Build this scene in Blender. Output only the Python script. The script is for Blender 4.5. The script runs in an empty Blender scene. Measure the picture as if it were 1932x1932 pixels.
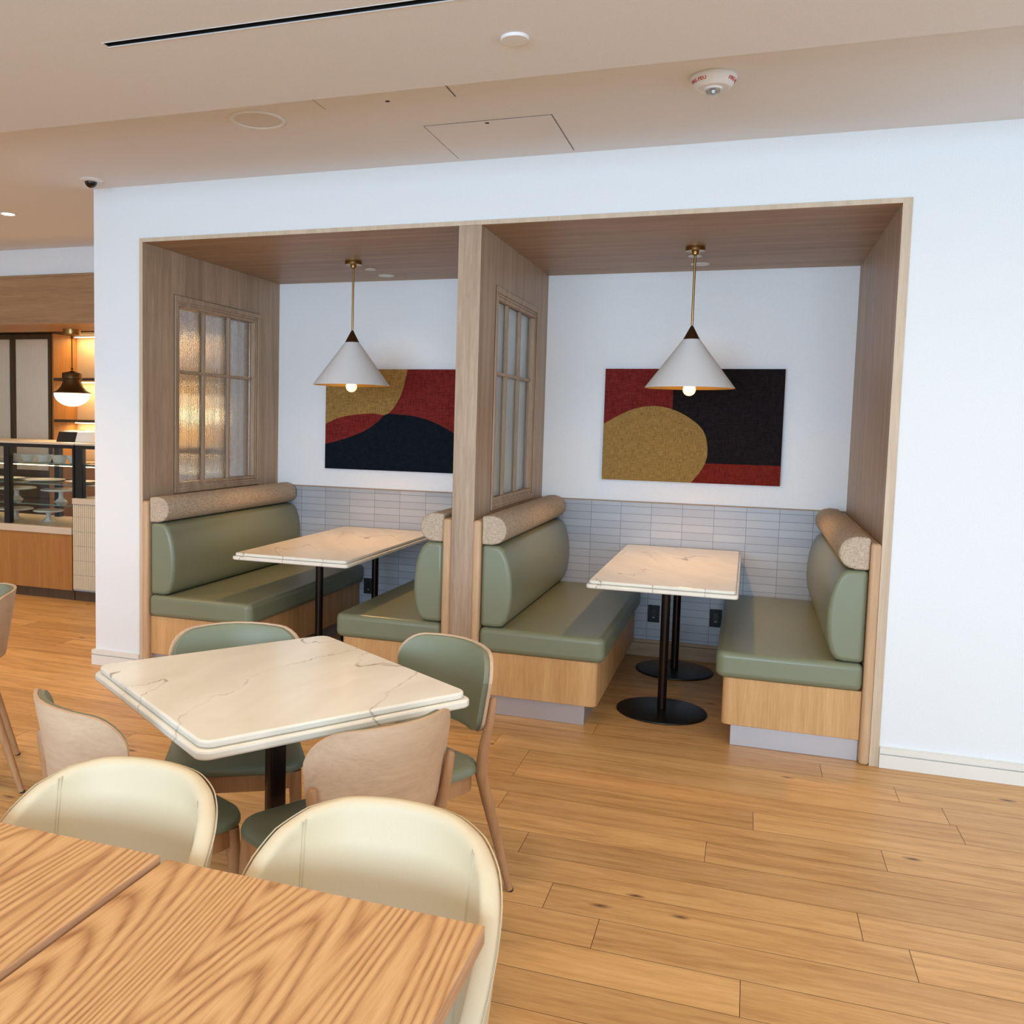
import bpy, bmesh, math, random
from mathutils import Matrix, Vector
random.seed(7)
S = bpy.context.scene
COL = S.collection
PI = math.pi
R = math.radians

# ------------------------------------------------------------------ camera
cam = bpy.data.cameras.new('camera'); cam_o = bpy.data.objects.new('camera', cam); COL.objects.link(cam_o)
YAW, PITCH, ROLL = -0.3411929, -0.0775289, 0.0222637
_f = Vector((math.sin(YAW)*math.cos(PITCH), math.cos(YAW)*math.cos(PITCH), math.sin(PITCH)))
_r = Vector((math.cos(YAW), -math.sin(YAW), 0)); _u = _r.cross(_f)
_c, _s = math.cos(ROLL), math.sin(ROLL)
_r, _u = _c*_r+_s*_u, -_s*_r+_c*_u
CAMPOS = Vector((3.407, -4.642, 1.534))
cam_o.matrix_world = Matrix(((_r.x, _u.x, -_f.x, CAMPOS.x), (_r.y, _u.y, -_f.y, CAMPOS.y), (_r.z, _u.z, -_f.z, CAMPOS.z), (0, 0, 0, 1)))
cam.sensor_width = 36; cam.lens = 1751.33*36/1932
cam.shift_x = 177.3/1932; cam.shift_y = -34.65/1932
cam.clip_start = 0.05
S.camera = cam_o

# ------------------------------------------------------------------ daylight and exposure
S.view_settings.view_transform = 'Standard'; S.view_settings.look = 'None'
S.view_settings.gamma = 1; S.view_settings.use_curve_mapping = False
S.view_settings.exposure = -0.04
W = bpy.data.worlds.new('daylight'); S.world = W; W.use_nodes = True
W.node_tree.nodes['Background'].inputs[0].default_value = (0.62, 0.80, 1.0, 1)
W.node_tree.nodes['Background'].inputs[1].default_value = 1.12

def light(name, kind, loc, power, color, size=0.1, target=None, spot=None, sizey=None, blend=.5):
    l = bpy.data.lights.new(name, kind); l.energy = power; l.color = color
    if kind == 'AREA':
        l.size = size
        if sizey: l.shape = 'RECTANGLE'; l.size_y = sizey
    else: l.shadow_soft_size = size
    if spot: l.spot_size = R(spot); l.spot_blend = blend
    o = bpy.data.objects.new(name, l); COL.objects.link(o); o.location = loc
    if target is not None:
        o.rotation_euler = (Vector(target)-Vector(loc)).to_track_quat('-Z', 'Y').to_euler()
    return o
# tall shopfront windows behind the photographer
light('window_daylight', 'AREA', (2.6, -9.0, 1.9), 540, (0.54, 0.77, 1.0), size=6, sizey=2.2, target=(2.4, 0, 1.5))
light('side_window_daylight', 'AREA', (8.9, -4.5, 1.8), 90, (0.62, 0.82, 1.0), size=6, sizey=2.2, target=(0.0, -2.5, 1.5))
# warm recessed downlights of the room and the cafe, plus an added pier fill
WARM = (1.0, 0.70, 0.40)
for q in ((0.3, -2.45), (2.3, -2.5), (4.3, -2.45), (6.3, -2.45), (1.4, -5.6), (4.4, -5.6)):
    light('room_downlight_lamp', 'AREA', (q[0], q[1], 2.755), 15, (1.0, .74, .46), size=.3, target=(q[0], q[1], 0))
for q in ((-1.36, .42), (-3.2, .42), (-1.36, -1.3), (-3.2, -1.3)):
    light('cafe_downlight_and_fill', 'SPOT', (q[0], q[1], 2.83), 70, WARM, size=.05, target=(q[0], q[1], 0), spot=120, blend=.8)
light('cafe_downlight_and_fill', 'SPOT', (-1.0, -1.1, 2.83), 60, (1, .48, .14), size=.05, target=(-.45, -.5, 0.2), spot=75, blend=.9)  # added orange spot without a fixture, warms the foot of the pier
for q in ((1.03, 1.40), (3.07, 1.40)):
    light('booth_downlight_lamp', 'SPOT', (q[0], q[1]-.02, 2.52), 4, (1.0, .76, .48), size=.02, target=(q[0], q[1]-.35, 0), spot=110, blend=1.0)

# ------------------------------------------------------------------ materials
def lin(c):
    c = c/255.0
    return c/12.92 if c <= .04045 else ((c+.055)/1.055)**2.4
def rgb(r, g, b): return (lin(r), lin(g), lin(b), 1)
class NT:
    def __init__(s, name):
        s.m = bpy.data.materials.new(name); s.m.use_nodes = True; s.t = s.m.node_tree
        s.b = s.t.nodes['Principled BSDF']
    def n(s, typ, **k):
        nd = s.t.nodes.new(typ)
        for a, v in k.items():
            if a.startswith('i_'):
                key = a[2:]
                nd.inputs[int(key) if key.isdigit() else key].default_value = v
            else: setattr(nd, a, v)
        return nd
    def l(s, a, b): s.t.links.new(a, b)
    def coord(s, scale=(1, 1, 1), rot=(0, 0, 0), kind='Object'):
        tc = s.n('ShaderNodeTexCoord'); mp = s.n('ShaderNodeMapping'); s.l(tc.outputs[kind], mp.inputs[0])
        mp.inputs['Scale'].default_value = scale; mp.inputs['Rotation'].default_value = rot
        return mp.outputs[0]
    def ramp(s, fac, stops):
        r = s.n('ShaderNodeValToRGB'); s.l(fac, r.inputs[0]); e = r.color_ramp.elements
        while len(e) < len(stops): e.new(.5)
        for i, (p, c) in enumerate(stops): e[i].position = p; e[i].color = c
        return r.outputs[0]
    def noise(s, vec, scale, detail=3, rough=.5, dist=0):
        nd = s.n('ShaderNodeTexNoise'); s.l(vec, nd.inputs['Vector'])
        nd.inputs['Scale'].default_value = scale; nd.inputs['Detail'].default_value = detail
        nd.inputs['Roughness'].default_value = rough; nd.inputs['Distortion'].default_value = dist
        return nd.outputs[0]
    def math(s, op, a, b=None, c=None):
        nd = s.n('ShaderNodeMath', operation=op)
        for i, v in enumerate((a, b, c)):
            if v is None: continue
            if isinstance(v, (int, float)): nd.inputs[i].default_value = v
            else: s.l(v, nd.inputs[i])
        return nd.outputs[0]
    def mix(s, fac, a, b, mode='MIX'):
        nd = s.n('ShaderNodeMix', data_type='RGBA', blend_type=mode)
        for key, v in (('Factor', fac), ('A', a), ('B', b)):
            sock = [x for x in nd.inputs if x.name == key and (x.type == 'RGBA' or key == 'Factor') and x.enabled][0]
            if isinstance(v, (int, float, tuple)): sock.default_value = v
            else: s.l(v, sock)
        return [x for x in nd.outputs if x.type == 'RGBA'][0]
    def bump(s, h, strength=.3, dist=.01):
        nd = s.n('ShaderNodeBump'); nd.inputs['Strength'].default_value = strength; nd.inputs['Distance'].default_value = dist
        s.l(h, nd.inputs['Height']); s.l(nd.outputs[0], s.b.inputs['Normal'])
    def set(s, color=None, rough=.5, metal=0, spec=None, **k):
        if color is not None:
            if isinstance(color, tuple): s.b.inputs['Base Color'].default_value = color
            else: s.l(color, s.b.inputs['Base Color'])
        s.b.inputs['Roughness'].default_value = rough; s.b.inputs['Metallic'].default_value = metal
        if spec is not None: s.b.inputs['Specular IOR Level'].default_value = spec
        for a, v in k.items(): s.b.inputs[a.replace('_', ' ')].default_value = v
        return s.m

def plain(name, col, rough=.5, metal=0, spec=None, grain=0, gs=200):
    n = NT(name)
    v = n.coord(); f = n.noise(v, 3 if not grain else gs, 3)
    c0 = tuple(x*(.97) for x in col[:3])+(1,); c1 = tuple(min(1, x*1.03) for x in col[:3])+(1,)
    n.set(n.ramp(f, [(.3, c0), (.7, c1)]), rough, metal, spec)
    if grain: n.bump(f, grain, .002)
    return n.m
def emit(name, col, strength):
    n = NT(name); n.set(col, .5); n.b.inputs['Emission Color'].default_value = col; n.b.inputs['Emission Strength'].default_value = strength
    return n.m
def wood(name, ca, cb, axis='Z', rough=.45, fine=1.0, contrast=1.0, spec=.35):
    """straight veneer grain along one axis, soft bands plus fine pores"""
    n = NT(name)
    sc = {'X': (.06, 1, 1), 'Y': (1, .06, 1), 'Z': (1, 1, .06)}[axis]
    v = n.coord(sc)
    f1 = n.noise(v, 14*fine, 4, .6, .4); f2 = n.noise(v, 110*fine, 3, .7)
    f = n.math('ADD', n.math('MULTIPLY', f1, .6), n.math('MULTIPLY', f2, .4))
    w = .16/contrast
    n.set(n.ramp(f, [(.5-w, ca), (.5+w, cb)]), rough, 0, spec)
    n.bump(f2, .08, .002)
    return n.m
def oak_top(name, ca, cb, cc):
    """plain sawn oak with cathedral arches running along Y"""
    n = NT(name)
    v = n.coord((1, .13, 1)); big = n.noise(v, 2.3, 1.5, .45, .25)
    v2 = n.coord((1, .05, 1)); fine = n.noise(v2, 170, 3, .7)
    v3 = n.coord((1, .12, 1)); mid = n.noise(v3, 11, 3, .6)
    s = n.math('SINE', n.math('ADD', n.math('MULTIPLY', big, 380.0), n.math('MULTIPLY', mid, 7.0)))
    g = n.math('MULTIPLY_ADD', s, .5, .5)
    g = n.math('POWER', g, .55)
    g = n.math('ADD', n.math('MULTIPLY', g, .40), n.math('MULTIPLY', fine, .65))
    col = n.ramp(g, [(.22, ca), (.55, cb), (.85, cc)])
    n.set(col, .42, 0, .35); n.bump(fine, .12, .002)
    return n.m

M = {}
M['wall'] = plain('painted_wall', rgb(228, 231, 232), .62, spec=.3, grain=.08, gs=160)
M['ceil'] = plain('painted_ceiling', rgb(226, 226, 226), .9, spec=.1, grain=.06, gs=160)
M['wall_lit'] = plain('painted_wall_lightened', rgb(243, 245, 247), .62, spec=.3, grain=.08, gs=160)  # same white wall paint, lightened to imitate more daylight inside the alcove
M['base'] = plain('painted_baseboard', rgb(226, 222, 212), .5)
M['veneer_v'] = wood('pale_oak_veneer_upright', rgb(150, 124, 100), rgb(190, 166, 140), 'Z')
M['veneer_h'] = wood('pale_oak_veneer_level', rgb(142, 112, 84), rgb(178, 148, 116), 'X')
M['veneer_y'] = wood('pale_oak_veneer_deep', rgb(170, 132, 92), rgb(206, 170, 126), 'Y')
M['strip'] = wood('pale_oak_edge', rgb(188, 166, 140), rgb(214, 194, 168), 'Z')
M['golden'] = wood('golden_oak_bench', rgb(186, 138, 86), rgb(216, 172, 118), 'Z', rough=.42)
M['endpanel'] = wood('oak_bench_end', rgb(182, 144, 106), rgb(208, 174, 136), 'Z', rough=.42)
M['cafe_wood'] = wood('amber_oak_cafe', rgb(150, 98, 46), rgb(178, 122, 62), 'Z')
M['cafe_wood_h'] = wood('amber_oak_fascia', rgb(150, 112, 78), rgb(182, 142, 102), 'X')
M['darkwood'] = wood('dark_bronze_frame', rgb(70, 52, 34), rgb(92, 70, 48), 'Z')
M['tan'] = wood('beech_shell', rgb(186, 154, 126), rgb(204, 174, 144), 'X', rough=.5, contrast=1.2)
M['leg'] = wood('beech_leg', rgb(160, 116, 78), rgb(186, 142, 100), 'Z', rough=.45)
M['oak'] = oak_top('table_oak', rgb(150, 102, 60), rgb(198, 150, 100), rgb(220, 176, 124))
M['oakedge'] = wood('table_oak_edge', rgb(158, 112, 78), rgb(205, 162, 124), 'Y', fine=1.4)
M['leather'] = plain('sage_leather', rgb(122, 127, 102), .34, spec=.5, grain=.12, gs=500)
M['leather2'] = plain('sage_chair_leather', rgb(118, 123, 101), .42, spec=.45, grain=.12, gs=500)
M['cream'] = plain('cream_leather', rgb(206, 188, 156), .5, spec=.35, grain=.1, gs=600)
M['stitch'] = plain('stitching', rgb(190, 174, 142), .8)
M['black'] = plain('black_metal', rgb(22, 20, 19), .35, metal=.3)
M['blackm'] = plain('matte_black', rgb(12, 12, 12), .6)
M['bronze'] = plain('dark_bronze_column', rgb(46, 36, 30), .28, metal=.8)
M['brass'] = plain('aged_brass', rgb(168, 132, 80), .28, metal=1)
M['brassdark'] = plain('dark_aged_brass', rgb(92, 68, 40), .4, metal=.8)
M['gold'] = plain('gold_lining', rgb(232, 180, 84), .4, metal=.6)
M['linen'] = plain('white_linen_shade', rgb(232, 230, 228), .9, grain=.3, gs=700)
M['steel'] = plain('brushed_steel', rgb(190, 186, 186), .42, metal=.75)
M['white'] = plain('white_plastic', rgb(226, 224, 220), .5)
M['red'] = plain('red_print', rgb(190, 50, 30), .6)
M['stone'] = plain('pale_stone_counter', rgb(206, 188, 164), .35)
M['china'] = plain('white_china', rgb(214, 210, 200), .25)
M['grille'] = plain('speaker_grille', rgb(216, 212, 206), .8, grain=.4, gs=900)
M['seam'] = plain('floor_gap', rgb(88, 58, 32), .8)
M['cafewall'] = plain('cafe_wall_paint', rgb(206, 200, 190), .8)
M['grout'] = plain('grey_grout', rgb(160, 162, 166), .8)
M['lampglow'] = emit('lamp_glow', (1, .78, .5, 1), 9)
M['bulb'] = emit('milky_bulb', (1, .80, .55, 1), .95)
M['globe'] = emit('opal_globe', (1, .80, .52, 1), 3.2)
M['led'] = emit('led_strip', (1, .72, .38, 1), 7)

def make_floor_mat():
    n = NT('oak_floor_planks')
    uv = n.n('ShaderNodeUVMap'); uv.uv_map = 'UVMap'
    at = n.n('ShaderNodeAttribute'); at.attribute_name = 'plank'
    off = n.n('ShaderNodeVectorMath', operation='SCALE'); n.l(at.outputs['Vector'], off.inputs[0]); off.inputs['Scale'].default_value = 37.0
    add = n.n('ShaderNodeVectorMath', operation='ADD'); n.l(uv.outputs[0], add.inputs[0]); n.l(off.outputs[0], add.inputs[1])
    def mp(sc):
        m = n.n('ShaderNodeMapping'); m.inputs['Scale'].default_value = sc; n.l(add.outputs[0], m.inputs[0]); return m.outputs[0]
    g1 = n.noise(mp((.35, 5, 1)), 3.0, 3, .55, .6); g2 = n.noise(mp((.06, 1, 1)), 160, 3, .7)
    ring = n.math('SINE', n.math('MULTIPLY', n.noise(mp((.22, 1.9, 1)), 2.2, 2, .5, .3), 62.0))
    g3 = n.noise(mp((.30, 2.2, 1)), 28, 4, .65, .8)
    g = n.math('ADD', n.math('MULTIPLY', g1, .40), n.math('MULTIPLY', g2, .26))
    g = n.math('ADD', g, n.math('MULTIPLY', g3, .27))
    g = n.math('ADD', g, n.math('MULTIPLY', ring, .035))
    col = n.ramp(g, [(.28, rgb(168, 120, 66)), (.46, rgb(206, 158, 100)), (.66, rgb(226, 182, 124))])
    tone = n.ramp(at.outputs['Fac'], [(0, (.84, .82, .79, 1)), (.5, (.98, .97, .95, 1)), (1, (1.06, 1.07, 1.07, 1))])
    col = n.mix(1.0, col, tone, 'MULTIPLY')
    # knots
    vo = n.n('ShaderNodeTexVoronoi', voronoi_dimensions='2D'); n.l(mp((1.15, 3.0, 1)), vo.inputs['Vector']); vo.inputs['Scale'].default_value = 1.0
    wob = n.noise(mp((4, 14, 1)), 3, 2)
    kd = n.math('ADD', vo.outputs['Distance'], n.math('MULTIPLY', n.math('SUBTRACT', wob, .5), .04))
    k = n.ramp(kd, [(.006, (1, 1, 1, 1)), (.045, (0, 0, 0, 1))])
    rnd = n.ramp(vo.outputs['Color'], [(.40, (0, 0, 0, 1)), (.44, (1, 1, 1, 1))])
    k = n.mix(1.0, k, rnd, 'MULTIPLY')
    col = n.mix(k, col, rgb(84, 54, 28))
    n.set(col, .42, 0, .4); n.bump(g2, .06, .002)
    return n.m
M['floor'] = make_floor_mat()

def make_marble():
    n = NT('cream_veined_quartz')
    v = n.coord((1, 1, 1), (0, 0, R(-119)))
    d = n.noise(v, 1.6, 7, .62, .0)
    w = n.n('ShaderNodeVectorMath', operation='MULTIPLY_ADD')
    n.l(d, w.inputs[0]); w.inputs[1].default_value = (.42, .42, .42); n.l(v, w.inputs[2])
    m2 = n.n('ShaderNodeMapping'); m2.inputs['Scale'].default_value = (.45, 2.4, 1); n.l(w.outputs[0], m2.inputs[0])
    f = n.noise(m2.outputs[0], 1.5, 1, .4)
    a = n.math('ABSOLUTE', n.math('SINE', n.math('MULTIPLY_ADD', f, 13.0, -5.0)))
    vein = n.ramp(a, [(.0, (1, 1, 1, 1)), (.06, (0, 0, 0, 1))])
    brk = n.ramp(n.noise(v, 7, 3), [(.42, (.15, .15, .15, 1)), (.6, (1, 1, 1, 1))])
    vein = n.mix(1.0, vein, brk, 'MULTIPLY')
    soft = n.ramp(n.noise(m2.outputs[0], 3.2, 4), [(.35, rgb(226, 218, 202)), (.65, rgb(236, 230, 216))])
    n.set(n.mix(vein, soft, rgb(138, 120, 96)), .16, 0, .5)
    return n.m
M['marble'] = make_marble()

def make_tile():
    n = NT('grey_stacked_tile')
    tc = n.n('ShaderNodeTexCoord'); sp = n.n('ShaderNodeSeparateXYZ'); n.l(tc.outputs['Object'], sp.inputs[0])
    cb = n.n('ShaderNodeCombineXYZ')
    n.l(n.math('ADD', sp.outputs[0], .36), cb.inputs[0]); n.l(n.math('ADD', sp.outputs[2], .02), cb.inputs[1])
    br = n.n('ShaderNodeTexBrick'); br.offset = 0; br.squash = 1
    n.l(cb.outputs[0], br.inputs['Vector'])
    br.inputs['Scale'].default_value = 1; br.inputs['Mortar Size'].default_value = .0014; br.inputs['Mortar Smooth'].default_value = .1
    br.inputs['Brick Width'].default_value = .1985; br.inputs['Row Height'].default_value = .051
    br.inputs['Color1'].default_value = rgb(178, 181, 187); br.inputs['Color2'].default_value = rgb(166, 169, 176)
    br.inputs['Mortar'].default_value = rgb(112, 114, 122)
    n.set(br.outputs['Color'], .3, 0, .5)
    n.bump(n.math('SUBTRACT', 1.0, br.outputs['Fac']), .4, .003)
    return n.m
M['tile'] = make_tile()

def make_tweed(name, a, b):
    n = NT(name)
    v = n.coord((1, .12, 1)); v2 = n.coord((1, 1, .12)); v3 = n.coord((.12, 1, 1))
    f = n.math('ADD', n.math('MULTIPLY', n.noise(v, 260, 2, .6), .4), n.math('MULTIPLY', n.noise(v2, 260, 2, .6), .3))
    f = n.math('ADD', f, n.math('MULTIPLY', n.noise(v3, 260, 2, .6), .3))
    n.set(n.ramp(f, [(.38, a), (.60, b)]), .9, 0, .1); n.bump(f, .35, .003)
    return n.m
M['tweed'] = make_tweed('oatmeal_tweed', rgb(152, 132, 112), rgb(206, 190, 168))

def weave(name, c):
    n = NT(name)
    a = n.noise(n.coord((1, 1, .08)), 300, 2, .6); b = n.noise(n.coord((.08, 1, 1)), 300, 2, .6)
    f = n.math('MULTIPLY', n.math('ADD', a, b), .5)
    d = tuple(x*.62 for x in c[:3])+(1,); e = tuple(x*1.25 for x in c[:3])+(1,)
    n.set(n.ramp(f, [(.4, d), (.6, e)]), .95, 0, .05); n.bump(f, .3, .002)
    return n.m
M['a_red'] = weave('woven_red', rgb(122, 44, 40)); M['a_gold'] = weave('woven_ochre', rgb(160, 126, 72))
M['a_navy'] = weave('woven_navy', rgb(24, 30, 38)); M['a_black'] = weave('woven_charcoal', rgb(36, 31, 33))
M['a_brick'] = weave('woven_brick', rgb(122, 42, 34))

def glass(name, col=(1, 1, 1, 1), rough=.0, ior=1.45):
    n = NT(name); n.set(col, rough); n.b.inputs['Transmission Weight'].default_value = 1; n.b.inputs['IOR'].default_value = ior
    return n.m
M['reed'] = glass('reeded_glass', (.92, .95, .93, 1), .10)
M['frost'] = glass('frosted_glass', (.86, .95, .95, 1), .45)
M['clear'] = glass('clear_glass', (.93, .98, .96, 1), .0, 1.2)
M['cabglass'] = plain('frosted_cabinet_glass', rgb(206, 184, 154), .3, spec=.5)

# ------------------------------------------------------------------ mesh helpers
class MB:
    def __init__(s): s.v = []; s.f = []; s.m = []; s.mi = 0; s.uv = None
    def add(s, vs, fs, mi=None):
        b = len(s.v); s.v += [tuple(p) for p in vs]; s.f += [tuple(i+b for i in f) for f in fs]
        s.m += [s.mi if mi is None else mi]*len(fs); return s
    def box(s, x0, x1, y0, y1, z0, z1, mi=None):
        vs = [(x, y, z) for z in (z0, z1) for y in (y0, y1) for x in (x0, x1)]
        return s.add(vs, [(0, 2, 3, 1), (4, 5, 7, 6), (0, 1, 5, 4), (2, 6, 7, 3), (0, 4, 6, 2), (1, 3, 7, 5)], mi)
    def prism(s, pts, a0, a1, axis='Z', mi=None):
        """closed polygon extruded along an axis; for X pts are (y,z), for Y (x,z), for Z (x,y)"""
        n = len(pts)
        def P(p, a): return {'X': (a, p[0], p[1]), 'Y': (p[0], a, p[1]), 'Z': (p[0], p[1], a)}[axis]
        vs = [P(p, a0) for p in pts]+[P(p, a1) for p in pts]
        fs = [tuple(range(n-1, -1, -1)), tuple(range(n, 2*n))]+[(i, (i+1) % n, n+(i+1) % n, n+i) for i in range(n)]
        return s.add(vs, fs, mi)
    def lathe(s, prof, c=(0, 0, 0), n=32, closed=False, mi=None):
        """profile of (r,z) turned about the vertical through c"""
        vs = []; fs = []; k = len(prof)
        for i in range(n):
            a = 2*PI*i/n
            for r, z in prof: vs.append((c[0]+r*math.cos(a), c[1]+r*math.sin(a), c[2]+z))
        for i in range(n):
            j = (i+1) % n
            for q in range(k-1 if not closed else k):
                q2 = (q+1) % k
                fs.append((i*k+q, j*k+q, j*k+q2, i*k+q2))
        return s.add(vs, fs, mi)
    def tube(s, pts, rad, n=12, mi=None, cap=True):
        pts = [Vector(p) for p in pts]; vs = []; fs = []
        if isinstance(rad, (int, float)): rad = [rad]*len(pts)
        up = None
        for i, p in enumerate(pts):
            d = (pts[min(i+1, len(pts)-1)]-pts[max(i-1, 0)]).normalized()
            if up is None: up = Vector((0, 0, 1)) if abs(d.z) < .8 else Vector((1, 0, 0))
            a = d.cross(up).normalized(); b = a.cross(d).normalized()
            if a.length < 1e-6: a = Vector((1, 0, 0)); b = Vector((0, 1, 0))
            for k in range(n):
                t = 2*PI*k/n; vs.append(p+rad[i]*(math.cos(t)*a+math.sin(t)*b))
        for i in range(len(pts)-1):
            for k in range(n): fs.append((i*n+k, i*n+(k+1) % n, (i+1)*n+(k+1) % n, (i+1)*n+k))
        if cap: fs.append(tuple(range(n-1, -1, -1))); fs.append(tuple((len(pts)-1)*n+k for k in range(n)))
        return s.add(vs, fs, mi)
    def build(s, name, mats, parent=None, bevel=0, seg=3, smooth=True, ang=40, subsurf=0):
        me = bpy.data.meshes.new(name); me.from_pydata(s.v, [], s.f); me.update()
        bm = bmesh.new(); bm.from_mesh(me); bmesh.ops.recalc_face_normals(bm, faces=bm.faces); bm.to_mesh(me); bm.free()
        for m in (mats if isinstance(mats, (list, tuple)) else [mats]): me.materials.append(m)
        for p, i in zip(me.polygons, s.m): p.material_index = i
        o = bpy.data.objects.new(name, me); COL.objects.link(o)
        if parent: o.parent = parent
        if smooth:
            me.shade_smooth()
            if not subsurf: me.set_sharp_from_angle(angle=R(ang))
        if bevel:
            b = o.modifiers.new('edge', 'BEVEL'); b.width = bevel; b.segments = seg; b.limit_method = 'ANGLE'; b.angle_limit = R(50); b.harden_normals = False
            me.shade_smooth()
        if subsurf:
            b = o.modifiers.new('round', 'SUBSURF'); b.levels = subsurf; b.render_levels = subsurf
        return o
def tag(o, label=None, cat=None, group=None, kind=None):
    if label: o['label'] = label
    if cat: o['category'] = cat
    if group: o['group'] = group
    if kind: o['kind'] = kind
    return o
def struct(o, label, cat='structure'):
    o['kind'] = 'structure'; o['label'] = label; o['category'] = cat; return o
def empty(name, loc, rz, label, cat, group=None):
    o = bpy.data.objects.new(name, None); COL.objects.link(o); o.location = loc; o.rotation_euler = (0, 0, rz); o.empty_display_size = .1
    tag(o, label, cat, group); return o
def rrect(x0, x1, y0, y1, r, n=6):
    if isinstance(r, (int, float)): r = (r,)*4
    pts = []
    for (cx, cy, a0, rr) in ((x1, y1, 0, r[0]), (x0, y1, 90, r[1]), (x0, y0, 180, r[2]), (x1, y0, 270, r[3])):
        if rr <= 0: pts.append((cx, cy)); continue
        ux = cx-rr if cx == x1 else cx+rr; uy = cy-rr if cy == y1 else cy+rr
        for k in range(n+1):
            a = R(a0+90*k/n); pts.append((ux+rr*math.cos(a), uy+rr*math.sin(a)))
    return pts
def copy_tree(o, parent=None):
    c = o.copy(); COL.objects.link(c)
    if parent: c.parent = parent
    for ch in list(o.children): copy_tree(ch, c)
    return c

# ------------------------------------------------------------------ room shell
AW, AH, AD, T, TR, HC, HN = 4.034, 2.564, 1.673, .024, .040, 2.864, 2.764
XD1, XD2 = 1.952, 2.072
EE = .324
YST = -1.31

def floor():
    b = MB(); b.box(-5.4, 9.0, -9.4, 4.6, -.05, -.0025, 1)
    uvs = []; vals = []
    known = {0: [3.036], 2: [3.801], 3: [2.693], 5: [3.933], 6: [3.49], 7: [2.50], 8: [4.22], 10: [3.782], 11: [2.74], 4: [1.62]}
    y0 = -1.9945; P = .1745; g = .0009
    rnd = random.Random(11)
    for r in range(-42, 37):
        ya = y0+r*P; yb = ya+P
        x = -5.4+rnd.uniform(-1.8, 0); cuts = [x]
        if r in known:
            k = known[r][0]; cuts = [k]
            while cuts[0] > -5.4: cuts.insert(0, cuts[0]-rnd.uniform(1.3, 2.1))
            while cuts[-1] < 9: cuts.append(cuts[-1]+rnd.uniform(1.3, 2.1))
        else:
            while cuts[-1] < 9: cuts.append(cuts[-1]+rnd.uniform(1.0, 2.1))
        for a, c in zip(cuts, cuts[1:]):
            a = max(a, -5.4); c = min(c, 9.0)
            if c-a < .02: continue
            b.add([(a+g, ya+g, 0), (c-g, ya+g, 0), (c-g, yb-g, 0), (a+g, yb-g, 0)], [(0, 1, 2, 3)], 0)
            o = rnd.uniform(0, 50)
            uvs.append([(a+o, 0), (c+o, 0), (c+o, P), (a+o, P)]); vals.append(rnd.random())
    ob = b.build('floor', [M['floor'], M['seam']], smooth=False)
    me = ob.data; uv = me.uv_layers.new(name='UVMap'); at = me.attributes.new('plank', 'FLOAT', 'FACE'); k = 0
    for p in me.polygons:
        if p.material_index == 0:
            z = min(me.vertices[v].co.x for v in p.vertices); y = min(me.vertices[v].co.y for v in p.vertices)
            o = uvs[k][0][0]-0; v0 = vals[k]; k += 1
            at.data[p.index].value = v0
            for li in p.loop_indices:
                co = me.vertices[me.loops[li].vertex_index].co
                uv.data[li].uv = (co.x, co.y-y)
    struct(ob, 'wide oak plank floor with dark knots', 'floor')
floor()

b = MB(); b.box(-5.4, 9.0, YST-.3, 4.6, HC, HC+.1)
struct(b.build('ceiling', M['ceil'], smooth=False), 'upper ceiling strip next to the booth wall', 'ceiling')
SX, SY0, SY1 = 1.32, -2.000, -1.966
b = MB(); b.box(-5.4, 9.0, SY1, YST, HN, HN+.1).box(-5.4, SX, SY0, SY1, HN, HN+.1).box(-5.4, 9.0, -9.4, SY0, HN, HN+.1)
struct(b.build('ceiling', M['ceil'], smooth=False), 'lower ceiling nearest the camera, one step down', 'ceiling')

def slot():
    t = empty('slot_diffuser', (2.8, (SY0+SY1)/2, HN), 0, 'long narrow black slot diffuser in the lower ceiling', 'air diffuser')
    w = (SY1-SY0)/2; L0, L1 = SX-2.8, 3.2
    c = MB(); c.box(L0, L1, -w, -w+.002, .001, .06).box(L0, L1, w-.002, w, .001, .06).box(L0, L1, -w+.002, w-.002, .055, .06).box(L0, L0+.002, -w+.002, w-.002, .001, .055)
    c.build('slot_channel', M['blackm'], t, smooth=False)
    c = MB(); c.box(L0-.003, L1, w, w+.003, -.002, -.0005).box(L0-.003, L1, -w-.0015, -w, -.002, -.0005)
    c.build('edge_trim', M['white'], t, smooth=False)
slot()

# front wall: left pier, header and right run
b = MB()
b.box(0, AW, 0, .16, AH, HC).box(AW, 9.0, 0, .16, 0, HC)
struct(b.build('wall_front', M['wall'], smooth=False), 'white plaster wall around the booth opening', 'wall')
# partition at the left with the hole for the interior window
WY0, WY1, WZ0, WZ1 = .325, 1.365, 1.062, 2.268
def holed(b, x0, x1, y0, y1, z0, z1):
    b.box(x0, x1, y0, y1, z0, WZ0).box(x0, x1, y0, y1, WZ1, z1).box(x0, x1, y0, WY0, WZ0, WZ1).box(x0, x1, WY1, y1, WZ0, WZ1)
b = MB(); holed(b, -EE, -.0, 0, 3.35, 0, HC)
struct(b.build('wall_left', M['wall'], smooth=False), 'white partition pier between booth and cafe', 'wall')
b = MB(); b.box(0, 9.0, AD, AD+.12, 0, HC)
struct(b.build('wall_back', M['wall_lit'], smooth=False), 'white back wall inside the booths', 'wall')
b = MB(); holed(b, 0.0005, T, -.004, AD, 0, AH-T-.0005)
struct(b.build('wall_booth_left', M['veneer_v'], smooth=False), 'pale oak veneer lining on the left side of the alcove', 'wall')
b = MB(); b.box(AW-TR, AW-.0005, -.004, AD, 0, AH-T-.0005)
struct(b.build('wall_booth_right', M['veneer_v'], smooth=False), 'pale oak veneer lining on the right side of the alcove', 'wall')
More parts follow.
